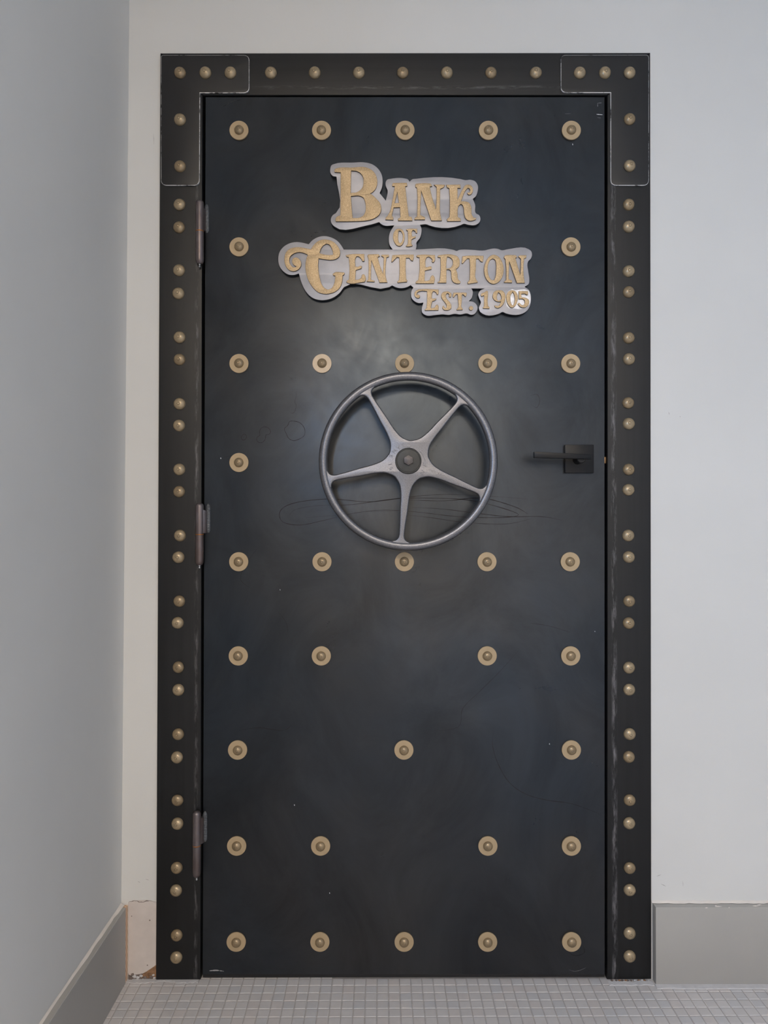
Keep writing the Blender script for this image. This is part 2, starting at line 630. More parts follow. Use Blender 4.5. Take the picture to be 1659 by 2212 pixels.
tf = D.objects.new('tile_field', me)
C.objects.link(tf)
tf.location = -wloc(floor)
tf.parent = floor
tf['kind'] = 'stuff'


def smear(name, top, bottom, mat, h=0.0012, parent=None):
    """Thin irregular layer of smeared grout lying on the floor between two edges given as (x, y) runs."""
    bm = bmesh.new()
    A = [bm.verts.new((x, y, h)) for x, y in top]
    B = [bm.verts.new((x, y, h * 0.6)) for x, y in bottom]
    Cc = [bm.verts.new((x, y - 0.0006, -0.0012)) for x, y in bottom]
    for i in range(len(A) - 1):
        bm.faces.new((A[i], B[i], B[i + 1], A[i + 1]))
        bm.faces.new((B[i], Cc[i], Cc[i + 1], B[i + 1]))
    return link(name, bm_mesh(bm), mat, parent, smooth=50)


xs = [FX1 - 0.002 + 0.02 * i for i in range(60)]
smear('grout_strip', [(x, -0.0195) for x in xs], [(x, -0.0335 - 0.0012 * math.sin(x * 37) + random.uniform(-0.0012, 0.0012)) for x in xs], M['smear'], 0.0022, floor)
xs = [xl0 + 0.012 + 0.006 * i for i in range(29)]
smear('grout_strip', [(x, 0.0) for x in xs], [(x, -0.0115 + 0.003 * math.sin(x * 60) + random.uniform(-0.003, 0.003)) for x in xs], M['smear'], 0.0010, floor)
xs = [FX1 - 0.105 + 0.006 * i for i in range(18)]
smear('grout_strip', [(x, -0.010 + random.uniform(-0.003, 0.002)) for x in xs], [(x, -0.0215 + random.uniform(-0.002, 0.002)) for x in xs], M['smear'], 0.0018, floor)

# ---------------------------------------------------------------- baseboards
zb = P(1500, 1960, -0.021).z
bb = box('baseboard_right', (FX1 + 0.0005, -0.021, 0.0), (ROOM_X1, 0.0, zb), M['base_paint'], bevel=0.0012)
tag(bb, 'tall grey painted baseboard beside the steel door frame', 'baseboard', kind='structure')
x0 = P(1415, 1960, -0.021).x
# paint runs and flecks along its top edge
for (px, py, wd) in ((1526, 1961, 7), (1546, 1957, 5), (1552, 1958, 16), (1575, 1961, 3), (1632, 1957, 14), (1640, 1954.5, 10)):
    a = P(px, py, -0.0212)
    ribbon('paint_fleck', [(a.x - wd * 0.0005, a.z), (a.x, a.z + random.uniform(-.0006, .0006)), (a.x + wd * 0.0005, a.z + 0.0003)], 0.0022, -0.0211, M['caulk'], bb, jitter=0.5)
# caulk line where the wall paint meets its top
xs = [x0 + 0.012 * i for i in range(110)]
bm = bmesh.new()
A = [bm.verts.new((x, -0.0002, zb + 0.0035 + random.uniform(0, .0015))) for x in xs]
B = [bm.verts.new((x, -0.0055 + random.uniform(-.002, .002), zb + 0.0006)) for x in xs]
for i in range(len(xs) - 1):
    bm.faces.new((A[i], B[i], B[i + 1], A[i + 1]))
link('caulk_line', bm_mesh(bm), M['caulk'], bb, smooth=60)

zl = P(271, 1961, -0.016).z
TB = 0.0165
xb0 = xl0 + slope * 0.08
y_end = -0.0150
bl = empty('baseboard_left', (xl0, -2.5, 0))
tag(bl, 'dark grey baseboard with paint-smeared top along the side wall', 'baseboard', kind='structure')
bm = bmesh.new()
prof = [(xl0 - 0.001, 0.0), (xl0 + TB, 0.0), (xl0 + TB, zl - 0.0012), (xl0 + TB - 0.0012, zl), (xl0 - 0.001, zl)]
ends = []
for y in (y_end, ROOM_Y0):
    ends.append([bm.verts.new((p[0], y, p[1])) for p in prof])
bm.faces.new(ends[0]); bm.faces.new(ends[1])
for i in range(5):
    f = bm.faces.new((ends[0][i], ends[0][(i + 1) % 5], ends[1][(i + 1) % 5], ends[1][i]))
link('board', bm_mesh(bm), M['base_paint'], bl)
box('raw_wood_end', (xl0 - 0.001, y_end, 0.0), (xl0 + TB - 0.0004, 0.0, zl - 0.002), M['wood'], bl)
# ragged bead of wall paint on the inner half of the top
ys = [-0.004 - 0.018 * i for i in range(150)]
bm = bmesh.new()
xw = xl0 + slope * zl
A = [bm.verts.new((xw + 0.0004, y, zl + 0.0032 + random.uniform(0, .0014))) for y in ys]
B, Cc = [], []
for k, y in enumerate(ys):
    t = 0.0046 + 0.0012 * math.sin(y * 23) + random.uniform(-.0009, .0009)
    if k < 4:
        t += 0.006 - 0.0012 * k
    if 3 < k < 8:
        t += 0.003
    B.append(bm.verts.new((xw + t * 0.5, y, zl + 0.0014)))
    Cc.append(bm.verts.new((xw + t, y, zl + 0.0002)))
for i in range(len(ys) - 1):
    bm.faces.new((A[i], B[i], B[i + 1], A[i + 1]))
    bm.faces.new((B[i], Cc[i], Cc[i + 1], B[i + 1]))
link('paint_bead', bm_mesh(bm), M['caulk'], bl, smooth=60)

# bare strip of the door wall where its baseboard was taken off: plaster skin over crumbled mortar and fibre board
tr = empty('trim_1', (P(305, 2100, 0).x, 0, 0))
tag(tr, 'pinkish bare plaster strip broken at the foot, between grey baseboard and steel frame', 'plaster patch', kind='structure')
edge = [(278, 2104), (283, 2106), (290, 2104.5), (297, 2103.5), (304, 2103), (309, 2101.5), (313, 2100), (317, 2097.5), (321, 2094.5), (326, 2091.5), (330, 2089), (333, 2086), (337.5, 2084)]
pts = [W2(278.0, 1948, 0)] + [W2(*e, 0) for e in edge] + [W2(338.5, 1948, 0), W2(326, 1945.5, 0), W2(318, 1944, 0), W2(300, 1944.5, 0), W2(288, 1944.5, 0)]
# the whole skin is thin: wall face stays flush behind it
prism('plaster_skin', pts, 0.0005, -0.0022, M['patch'], tr, 0.0006, 1)
prism('fibre_board', [W2(*e, 0) for e in ((306, 2112), (309, 2103), (318, 2096), (328, 2088), (338, 2082), (338, 2112))], 0.0004, -0.0012, M['fibre'], tr)
prism('mortar_bed', [W2(*e, 0) for e in ((277, 2119), (277, 2102), (292, 2102), (310, 2102), (326, 2110), (338, 2110), (338, 2119))], 0.0003, -0.0008, M['mortar'], tr)
for (px, py, r, k) in ((279, 2118, 4, 'mortar'), (283, 2116, 3, 'mortar'), (290, 2110, 5, 'smear'), (298, 2112, 4, 'smear'), (304, 2109, 4, 'smear'), (312, 2112, 4, 'mortar'), (318, 2109, 3, 'fibre'), (326, 2111, 4, 'mortar'), (331, 2107, 3, 'smear'), (322, 2104, 3, 'fibre'), (286, 2105, 4, 'mortar'), (333, 2113, 3, 'smear'), (296, 2117, 4, 'smear'), (308, 2117, 3, 'smear')):
    a = P(px, py, -0.003)
    bm = bmesh.new()
    bmesh.ops.create_icosphere(bm, subdivisions=2, radius=1)
    for vv in bm.verts:
        vv.co = Vector((a.x + vv.co.x * r * 0.001 * random.uniform(.75, 1.25), -0.002 + vv.co.y * 0.002, max(-0.001, a.z + vv.co.z * r * 0.0007 * random.uniform(.7, 1.3))))
    link('mortar_crumb', bm_mesh(bm), M[k], tr, smooth=20)
# nail holes
for (px, py, r) in ((284.5, 1979, 1.1), (323.5, 1988, 1.6), (318.5, 2085, 1.5)):
    a = P(px, py, -0.0022)
    link('nail_hole', lathe([(r * .001, 0), (r * .001, .0003)], 10, centre=(a.x, -0.0022, a.z)), M['mortar'], tr)
# paint ridge left above the patch
rid = [W2(px, 1946 + 1.5 * math.sin(px * .21) + random.uniform(-.6, .6), 0) for px in range(279, 338, 3)]
ribbon('paint_ridge', rid, 0.0016, -0.0023, M['mortar'], tr, jitter=0.7)

# ---------------------------------------------------------------- steel door frame
i_tl, i_tr, i_bl, i_br = (W2(*INN[k], Y_FRAME) for k in ('tl', 'tr', 'bl', 'br'))
fr = empty('door_frame', ((f_bl[0] + f_br[0]) / 2, Y_FRAME, 0.0))
tag(fr, 'black steel door frame studded with bronze rivets and welded corner plates', 'door frame', kind='structure')
M['fl'] = frame_mat('mill_steel_upright_a', 'X', P(424.5, 1100, Y_FRAME).x, 0.006, 1.3, 3.0)
M['fr'] = frame_mat('mill_steel_upright_b', 'X', P(1326, 1100, Y_FRAME).x, 0.008, 4.1, 4.6)
M['ft'] = frame_mat('mill_steel_head', 'Z', P(870, 189, Y_FRAME).z, 0.006, 7.7, 2.4)
JB = 0.10
for nm, pts, mt in (('upright', [f_bl, i_bl, i_tl, f_tl], M['fl']), ('upright', [i_br, f_br, f_tr, i_tr], M['fr']), ('head', [i_tl, i_tr, f_tr, f_tl], M['ft'])):
    prism(nm, pts, JB, Y_FRAME, mt, fr, 0.0022, 3)
# stop strips behind the leaf close the gap
ST = 0.030
for nm, q in (('door_stop', [(434, 2116), (460, 2116), (463, 225), (438, 225)]), ('door_stop', [(1290, 2116), (1312, 2116), (1312, 225), (1290, 225)]), ('door_stop', [(438, 230), (1312, 230), (1312, 204), (438, 204)])):
    prism(nm, [W2(*p, Y_FRAME) for p in q], 0.075, 0.048, M['black'], fr)


def rounded(poly, radii, n=6):
    out = []
    k = len(poly)
    for i in range(k):
        p, a, b = Vector(poly[i]), Vector(poly[i - 1]), Vector(poly[(i + 1) % k])
        r = radii[i]
        if r <= 0:
            out.append(p)
            continue
        u, w_ = (a - p).normalized(), (b - p).normalized()
        s0, s1 = p + u * r, p + w_ * r
        for t in range(n + 1):
            t /= n
            out.append(s0 * (1 - t) ** 2 + p * 2 * t * (1 - t) + s1 * t * t)
    return [(v.x, v.y) for v in out]


L1 = [(347.5, 118.5), (538.5, 118.5), (538.5, 200.5), (432.0, 200.5), (431.0, 400.5), (347.5, 400.5)]
L2 = [(1211.5, 118.5), (1402.0, 118.0), (1402.0, 400.5), (1319.0, 400.5), (1319.0, 200.0), (1211.5, 200.0)]
corner = []
for L, rad in ((L1, [6, 13, 13, 0, 13, 13]), (L2, [11, 7, 13, 13, 0, 13])):
    pts = [W2(x, y, Y_PLATE) for x, y in rounded(L, rad)]
    corner.append(cut_plate('corner_plate', [pts], Y_FRAME + 0.0002, Y_FRAME - Y_PLATE, [M['plate'], M['edge']], fr, 0.0011, 2, True))

# bronze dome rivets
SC = mpp(Y_FRAME)


def dome(r, h, pip=0.0021):
    prof = [(r * 0.985, -0.001), (r, 0.0006)]
    for k in range(1, 11):
        t = k / 11 * math.pi / 2
        prof.append((r * math.cos(t), 0.0006 + h * math.sin(t)))
    top = 0.0006 + h
    prof += [(pip * 1.25, top - 0.00010), (pip, top + 0.00008), (pip * 0.7, top + 0.00010), (pip * 0.5, top - 0.00006), (0, top - 0.00006)]
    me = lathe(prof, 32)
    me.shade_smooth()
    return me


dome_f = [dome(12.9 * SC, 0.0098), dome(12.6 * SC, 0.0092)]
for i, me in enumerate(dome_f):
    me.materials.append(M['rivet' if i == 0 else 'rivet2'])


def rivet(px, py, Y, parent, k=None):
    a = P(px, py, Y - 0.004)
    o = place('rivet', dome_f[random.choice((0, 0, 1)) if k is None else k], (a.x, Y, a.z), parent)
    o.rotation_euler = (random.gauss(0, R(3)), 0, random.gauss(0, R(3)))
    return o


for pl, xs in ((corner[0], (388, 443, 497)), (corner[1], (1253, 1307.5, 1361))):
    for x in xs:
        rivet(x, 155.5, Y_PLATE, pl)
for y in (257, 358):
    rivet(388, y, Y_PLATE, corner[0])
    rivet(1361, y - 1, Y_PLATE, corner[1])
for x in (584.5, 679.5, 775, 870, 965.5, 1061, 1158):
    rivet(x, 155.5, Y_FRAME, fr)
LEFT = [(387, 441), (386, 490), (386, 583), (384.5, 633), (387, 728), (387, 776), (387, 872), (386, 919), (386.5, 1014), (386, 1062), (388, 1157), (384.5, 1204), (386.5, 1299), (383, 1346), (384.5, 1442), (384.5, 1491), (384, 1587), (381.5, 1637), (382.5, 1730), (382.5, 1780.5), (381, 1876), (379.5, 1925), (381, 2022), (380, 2070)]
RIGHT = [(1359, 441), (1359, 488.5), (1359, 585), (1359, 630), (1359, 729), (1359.5, 775), (1358, 870), (1359, 915), (1359, 1014), (1358.5, 1058), (1358, 1157), (1359, 1203.5), (1360, 1299), (1359, 1346.5), (1359.5, 1443), (1360, 1490.5), (1361, 1586.5), (1359.5, 1636), (1361, 1729.5), (1360, 1779.5), (1361, 1876.5), (1361, 1924), (1361, 2017.5), (1361, 2067.5)]
for x, y in LEFT + RIGHT:
    rivet(x, y, Y_FRAME, fr)
# debris in the slot under the frame
for k in range(12):
    a = P(1322 + 7 * k + random.uniform(-2, 2), 2118.5, Y_FRAME)
    bm = bmesh.new()
    bmesh.ops.create_icosphere(bm, subdivisions=1, radius=1)
    for vv in bm.verts:
        vv.co = Vector((a.x + vv.co.x * 0.0035 * random.uniform(.6, 1.3), -0.006 + vv.co.y * 0.003, max(-0.0008, 0.001 + vv.co.z * 0.002 * random.uniform(.4, 1.2))))
    link('mortar_crumb', bm_mesh(bm), M[random.choice(('mortar', 'fibre', 'smear'))], fr, smooth=20)


# hinges: two-piece barrels, top half welded to the leaf
def hinge(y0, ymid, y1, xc, wx0, wy0, wy1):
    Yc = Y_FRAME - 0.0075
    r = 8.9 * mpp(Yc)
    top, mid, bot = P(xc, y0, Yc), P(xc, ymid, Yc), P(xc, y1, Yc)
    h = empty('hinge', (mid.x, Yc, mid.z), fr)
    c = mid.x
    up = [(r, mid.z + 0.0012), (r, top.z - r * 0.9)]
    for k in range(1, 7):
        t = k / 6 * math.pi / 2
        up.append((r * math.cos(t) if k < 6 else 0, top.z - r * 0.9 + r * 0.9 * math.sin(t)))
    link('upper_barrel', lathe(up, 28, 'Z', (c, Yc, 0)), M['barrel'], h, smooth=35)
    lo = [(r * 0.55, bot.z), (r * 0.8, bot.z + r * 0.25), (r * 0.97, bot.z + r * 0.7), (r, bot.z + r * 1.1), (r, mid.z - 0.0012)]
    link('lower_barrel', lathe(lo, 28, 'Z', (c, Yc, 0)), M['barrel'], h, smooth=35)
    link('bushing', lathe([(r * 0.96, mid.z - 0.0012), (r * 1.02, mid.z - 0.0006), (r * 1.02, mid.z + 0.0006), (r * 0.96, mid.z + 0.0012)], 28, 'Z', (c, Yc, 0)), M['copper'], h, smooth=35)
    g = [(0.0022, bot.z + 0.001), (0.0028, bot.z - 0.0005), (0.0028, bot.z - 0.0025), (0.0016, bot.z - 0.0032), (0.0016, bot.z - 0.0045), (0.0024, bot.z - 0.0055), (0.0024, bot.z - 0.0068), (0.0012, bot.z - 0.0082), (0, bot.z - 0.0084)]
    link('grease_fitting', lathe(g[::-1], 16, 'Z', (c, Yc, 0)), M['zinc'], h, smooth=40)
    # teardrop leaf that carries the upper barrel to the leaf of the door
    zt, zb_ = top.z - r * 1.3, mid.z + 0.003
    xw = P(wx0, ymid, Yc).x
    bm = bmesh.new()
    sec = [(c + r * 0.4, Yc - r * 0.5), (c + r * 0.85, Yc - r * 0.42), (xw - 0.0005, Y_DOOR - 0.0065), (xw + 0.0022, Y_DOOR - 0.0022), (xw + 0.0022, Y_DOOR + 0.001), (c + r * 0.2, Y_DOOR + 0.001)]
    a = [bm.verts.new((x, y, zt - 0.006 * max(0, (x - c) / (xw - c)))) for x, y in sec]
    b = [bm.verts.new((x, y, zb_)) for x, y in sec]
    bm.faces.new(a); bm.faces.new(b)
    for i in range(6):
        bm.faces.new((a[i], a[(i + 1) % 6], b[(i + 1) % 6], b[i]))
    link('leaf_web', bm_mesh(bm), M['barrel'], h, smooth=40)
    # rippled weld bead
    z0, z1 = P(wx0, wy1, Y_DOOR).z, P(wx0, wy0, Y_DOOR).z
    bm = bmesh.new()
    n, m = 60, 9
    xm = P(wx0 + 5.5, ymid, Y_DOOR).x
    rows = []
    for i in range(n + 1):
        t = i / n
        rip = 0.5 + 0.5 * abs(math.sin(t * math.pi * 13))
        endf = math.sqrt(min(1, 9 * t + 0.08, 9 * (1 - t) + 0.08))
        row = []
        for k in range(m):
            ang = math.pi * k / (m - 1)
            wv_ = 0.0054 * endf * (0.92 + 0.1 * rip + random.uniform(-.05, .05))
            row.append(bm.verts.new((xm - math.cos(ang) * wv_, Y_DOOR + 0.0006 - math.sin(ang) * (0.0022 + 0.0013 * rip) * endf, z0 + (z1 - z0) * t + 0.0012 * math.sin(ang))))
        rows.append(row)
    for i in range(n):
        for k in range(m - 1):
            bm.faces.new((rows[i][k], rows[i][k + 1], rows[i + 1][k + 1], rows[i + 1][k]))
    link('weld_bead', bm_mesh(bm), M['weld'], h, smooth=60)


hinge(432, 500, 570, 431.5, 441, 442, 504)
hinge(1086, 1154.5, 1220.5, 431.0, 444, 1089, 1152)
hinge(1751, 1826, 1894, 425.0, 437, 1753, 1820)

# ---------------------------------------------------------------- the door leaf
DR = dict(tl=(444.0, 209.5), tr=(1306.0, 209.5), bl=(437.5, 2105.0), br=(1306.5, 2105.0))
d = {k: W2(*v, Y_DOOR) for k, v in DR.items()}
door = empty('door_1', ((d['bl'][0] + d['br'][0]) / 2, Y_DOOR, 0.0))
tag(door, 'blackened steel vault-style door with bronze rivets, hung in the riveted frame', 'door', kind='structure')
panel = prism('leaf', [d['bl'], d['br'], d['tr'], d['tl']], 0.042, Y_DOOR, M['steel'], door, 0.0010, 2)
bs = [W2(437.5, 2112.5, Y_DOOR), W2(1306.5, 2111.5, Y_DOOR), W2(1306.5, 2104.5, Y_DOOR), W2(437.5, 2104.5, Y_DOOR)]
prism('bottom_strip', bs, 0.042, Y_DOOR + 0.0015, M['plate'], door, 0.0008, 2)

ROWS = [(281, (516, 694.5, 875, 1055, 1234.5)), (533, (516, 1233.5)), (785, (516, 695.5, 874, 1053.5, 1233)), (999, (516,)), (1213.5, (515.5, 695.5, 873.5, 1052, 1232)),
        (1417, (514.5, 694, 1052.5, 1233)), (1620.5, (513, 872.5, 1234.5)), (1828, (511, 692.5, 1054, 1234.5)), (2035.5, (510, 691, 873, 1053.5, 1235))]
WR, WT = 20.6 * mpp(Y_DOOR), 0.0032
wprof = [(WR, -0.0005), (WR, WT - 0.0004), (WR - 0.0005, WT), (WR * 0.1, WT), (0, WT)]
wash_me = []
for m in wz:
    me = lathe(wprof, 48)
    me.shade_smooth()
    me.set_sharp_from_angle(angle=R(30))
    me.materials.append(m)
    wash_me.append(me)
dome_d = dome(10.3 * mpp(Y_DOOR), 0.0080, 0.0019)
dome_d.materials.append(M['rivet2'])
for ry, xs in ROWS:
    for rx in xs:
        a = P(rx, ry, Y_DOOR - WT)
        k = 1 if (ry == 785 and rx == 695.5) else 0
        w_ = place('washer', wash_me[k], (a.x, Y_DOOR, a.z), door)
        place('rivet', dome_d, (a.x + random.uniform(-.0006, .0006), Y_DOOR - WT + 0.0004, a.z + random.uniform(-.0006, .0006)), w_)

# lever handle with square rose, and the brass latch in the gap
lv = empty('lever_handle', P(1252, 990, Y_DOOR), door)
a, b = P(1221, 1021.5, Y_DOOR - 0.008), P(1283, 960.5, Y_DOOR - 0.008)
box('rose_plate', (a.x, Y_DOOR - 0.008, a.z), (b.x, Y_DOOR + 0.0005, b.z), M['lever'], lv, 0.0008)
YL = Y_DOOR - 0.052
c = P(1250, 990, Y_DOOR - 0.020)
link('spindle', lathe([(0.0100, 0.006), (0.0100, 0.042), (0.0085, 0.044)], 28, 'Y', (c.x, Y_DOOR, c.z - 0.003)), M['lever'], lv, smooth=35)
bm = bmesh.new()
q = [(1154.5, 975.5), (1278.0, 981.5), (1278.0, 991.5), (1154.5, 988.5)]
fr_ = [P(x, y, YL) for x, y in q]
va = [bm.verts.new(p) for p in fr_]
vb = [bm.verts.new((p.x, YL + 0.0135, p.z)) for p in fr_]
bm.faces.new(va); bm.faces.new(vb)
for i in range(4):
    bm.faces.new((va[i], vb[i], vb[(i + 1) % 4], va[(i + 1) % 4]))
bmesh.ops.recalc_face_normals(bm, faces=bm.faces)
bmesh.ops.bevel(bm, geom=list(bm.edges), offset=0.0008, segments=2, affect='EDGES', profile=0.5)
link('lever_bar', bm_mesh(bm), M['lever'], lv, smooth=30)
a = P(1305.5, 1001, Y_DOOR + 0.012); b = P(1312, 987, Y_DOOR + 0.012)
box('latch_bolt', (a.x - 0.004, Y_DOOR + 0.012, a.z), (b.x, Y_DOOR + 0.026, b.z), M['brass'], door, 0.0008)


# water marks, drips and scratches on the leaf
def mark(name, pts, wpx, mat, closed=False, jit=0.4, n=6):
    q = [Vector(p) for p in pts]
    if closed:
        sp = smooth_pts(pts, n, 180)
    else:
        sp = []
        for i in range(len(q) - 1):
            p0, p1, p2, p3 = q[max(i - 1, 0)], q[i], q[i + 1], q[min(i + 2, len(q) - 1)]
            for s_ in range(n):
                t = s_ / n
                sp.append(0.5 * ((2 * p1) + (p2 - p0) * t + (2 * p0 - 5 * p1 + 4 * p2 - p3) * t * t + (3 * p1 - p0 - 3 * p2 + p3) * t ** 3))
        sp.append(q[-1])
        sp = [(v.x, v.y) for v in sp]
    ribbon(name, [W2(x, y, Y_DOOR) for x, y in sp], wpx * 0.9 * mpp(Y_DOOR), Y_DOOR, mat, panel, closed, jit)


def K(x, y):   # crop of the photo around the small rings
    return (440 + x / 5.925, 720 + y / 5.925)


mark('water_mark', [K(*p) for p in ((1035, 1220), (1075, 1180), (1100, 1130), (1160, 1125), (1230, 1145), (1275, 1190), (1297, 1250), (1285, 1310), (1230, 1350), (1140, 1372), (1085, 1340), (1060, 1290))], 1.0, M['stain'], True)
mark('water_mark', [K(*p) for p in ((715, 1310), (715, 1250), (750, 1205), (800, 1200), (845, 1230), (855, 1270), (830, 1295), (800, 1300), (790, 1350), (750, 1395), (705, 1395), (680, 1365), (685, 1330))], 0.9, M['stain'], True)
mark('water_mark', [K(*p) for p in ((485, 1350), (495, 1305), (520, 1290), (548, 1320), (535, 1355), (500, 1365))], 0.8, M['stain'], True)
mark('water_mark', [K(*p) for p in ((1180, 740), (1185, 800), (1165, 880), (1185, 920), (1165, 1000), (1130, 1025), (1095, 1000))], 0.8, M['stain_soft'])
mark('water_mark', [K(*p) for p in ((250, 1590), (330, 1570), (420, 1560))], 0.8, M['stain_soft'])
mark('water_mark', [(1245, 1075), (1140, 1078), (1060, 1072), (960, 1068), (880, 1074), (800, 1084), (720, 1078), (660, 1082), (620, 1092), (604, 1108), (612, 1128), (650, 1134), (700, 1124), (780, 1106), (860, 1104)][1:], 1.2, M['stain'])
mark('water_mark', [(626, 1112), (640, 1100), (690, 1092), (760, 1090), (850, 1078), (930, 1076), (1010, 1080), (1080, 1096), (1120, 1112), (1080, 1118), (990, 1116), (900, 1106), (820, 1102), (740, 1112), (660, 1118)], 1.2, M['stain'])
mark('water_mark', [(880, 1080), (960, 1082), (1040, 1076), (1110, 1094), (1140, 1110)], 1.5, M['stain'])
mark('water_mark', [(890, 1096), (960, 1100), (1040, 1110), (1100, 1116), (1170, 1116), (1215, 1124)], 1.3, M['stain'])
mark('water_mark', [(870, 1112), (930, 1118), (1000, 1128), (1090, 1132), (1150, 1120)], 1.0, M['stain'])
mark('water_mark', [(1066, 1580), (1064, 1610), (1076, 1650), (1100, 1690), (1135, 1715), (1180, 1728), (1230, 1735), (1270, 1748), (1302, 1762)], 1.3, M['stain_soft'])
mark('water_mark', [(1120, 1405), (1080, 1450), (1040, 1490), (1000, 1530), (990, 1570), (930, 1580)], 1.0, M['stain_soft'])
mark('water_mark', [(1145, 1346), (1185, 1352), (1232, 1366)], 1.0, M['stain_soft'])
mark('water_mark', [(516, 1578), (560, 1572), (610, 1578), (630, 1566)], 1.0, M['stain_soft'])
mark('water_mark', [(560, 1180), (530, 1220), (520, 1252), (540, 1270)], 1.0, M['stain_soft'])
mark('water_mark', [(600, 1320), (618, 1345), (622, 1370)], 0.8, M['stain_soft'])
mark('water_mark', [(1145, 855), (1160, 852), (1166, 866), (1160, 880), (1150, 876)], 1.2, M['stain_soft'])
mark('water_mark', [(1222, 2050), (1240, 2064), (1262, 2058), (1258, 2040)], 1.2, M['stain_soft'])
mark('scratch', [(1291, 223), (1291, 231)], 1.0, M['scratch'])
mark('scratch', [(1291, 223), (1300, 222.5)], 1.0, M['scratch'])
mark('scratch', [(1288, 247), (1302, 248)], 1.4, M['fleck'])
mark('scratch', [(1290, 254), (1298, 255)], 0.8, M['scratch'])
mark('scratch', [(1220, 246), (1233, 245.5)], 0.6, M['scratch'])
mark('scratch', [(452, 2097), (468, 2096), (484, 2098)], 2.2, M['scratch'], False, 0.9)
mark('scratch', [(1228, 2094), (1240, 2098), (1252, 2096), (1268, 2089)], 0.5, M['scratch'])
for x, y, r in ((1237, 312, 1.2), (636, 1739, 1.1), (712, 1929, 1.1), (605, 1274, 0.8), (1285, 1364, 0.8), (477, 990, 1.2), (1187, 1607, 1.0), (1330, 1150, 0.6)):
    if x < 1306:
        mark('paint_fleck', [(x - 0.3, y - 1.5 * r), (x, y), (x + 0.3, y + 1.5 * r)], 1.6 * r, M['fleck'])

# ---------------------------------------------------------------- sign: silver backing plate and gold letters
YS, YT = Y_DOOR - 0.0095, 0.0038
YG = YS - YT
sign = empty('sign', P(880, 680, Y_DOOR))
tag(sign, 'silver cut-out sign with raised gold letters reading Bank of Centerton Est. 1905', 'sign')
OUTL = [(713, 366), (716.3, 356.3), (722.8, 353.6), (760.8, 350.9), (791.1, 350.9), (803.1, 354.1), (816.1, 363.3), (824.2, 375.8), (826.9, 391), (825.3, 405.1), (820.4, 417), (833.2, 432.8), (836.9, 411.6), (832.9, 400.8), (832.9, 393.2), (836.7, 387.5),
        (843, 386), (875.5, 385.3), (881, 387), (884.9, 391.9), (890.7, 386.9), (897.6, 385.9), (994.7, 386.4), (1005.1, 388.7), (1016.9, 388), (1026.6, 391.5), (1032.4, 400.5), (1032.1, 413), (1028, 424.1), (1021.7, 429.6), (1026.6, 442.1), (1028.7, 460.8),
        (1034.9, 464.3), (1037.9, 470.5), (1036.3, 479.5), (1028, 485.8), (1011.3, 485.8), (1001.6, 483.7), (996.1, 486.2), (926.8, 487.1), (921.9, 485.1), (907.5, 485.8), (910.6, 492.6), (910.6, 502.9), (907.2, 514.4), (899.8, 524.7), (900.1, 531.5), (898.6, 538.5),
        (975.9, 538.5), (981.3, 539.9), (986.7, 541.7), (991.3, 539.7), (998.5, 538.8), (1019.3, 539.3), (1047.3, 540.4), (1057.9, 537.8), (1067.5, 536.4), (1076.2, 537.4), (1083.4, 540.1), (1096.4, 538.1), (1142.7, 538.3), (1147.5, 542.2), (1149.5, 548.9), (1147.1, 558.6),
        (1141.3, 564.8), (1141.6, 587.5), (1143.7, 602), (1142.2, 613.5), (1133.5, 619.5), (1142, 625.4), (1146.5, 634.4), (1147.3, 648), (1145.6, 658.8), (1138.4, 671.5), (1129.3, 677.4), (1093.2, 677.4), (1085.5, 674.4), (1078.7, 677.6), (1042.5, 678), (1036.2, 672.4),
        (1034.2, 665.2), (1038.5, 652.5), (1035.3, 645.3), (1032.8, 636.2), (1037.1, 627.6), (1045.7, 623.6), (1018.6, 623.4), (1021.3, 628.1), (1021.3, 636.2), (1018.1, 645.3), (1013.2, 650.2), (1021.8, 651.6), (1029, 657), (1031.9, 665.2), (1029.4, 673.3), (1023.6, 679.2),
        (1016.3, 680), (1009.3, 677.4), (994.8, 679.6), (981.3, 678.3), (970.4, 680.5), (955, 679.4), (943.3, 680.5), (918, 680.5), (911.6, 675.1), (910.7, 667), (914.4, 653.9), (905.3, 655), (896.3, 651.6), (889, 643.5), (887.7, 635.3), (889, 627.2), (892.5, 621.2),
        (887, 616.3), (879.7, 620.3), (855.7, 621.1), (847.1, 616.9), (840.8, 620.6), (743.5, 620.3), (733.5, 633.2), (721.2, 642.4), (703.7, 648.1), (688.4, 648.1), (673, 642.4), (660.7, 630.1), (651.5, 611.7), (645.3, 591.2), (635.1, 594.1), (622.8, 593.2), (610.5, 585.1),
        (602.8, 572.8), (600.8, 559.4), (603.3, 545.1), (612.5, 532.8), (625.9, 525.1), (641.2, 522.5), (655.6, 524.4), (666.6, 527.2), (675.1, 518.4), (687.3, 511.8), (701.7, 509.7), (716, 512.8), (729.4, 520.5), (738.6, 531.8), (742.7, 538.7), (847.7, 538.6), (841.9, 530.4),
        (839.6, 516.6), (841.9, 502.9), (851.1, 487.1), (828.1, 486.8), (821.5, 482.7), (818.8, 480), (805.2, 484.3), (792.2, 487.3), (721.7, 489.2), (716.3, 483.2), (714.4, 473.5), (718.4, 464.8), (725.5, 459.9), (726.6, 381.8), (718.4, 380.1), (713.6, 373.6)]


def outline(pts, Y, corner=42):
    return [W2(x, y, Y) for x, y in smooth_pts(pts, 5, corner)]


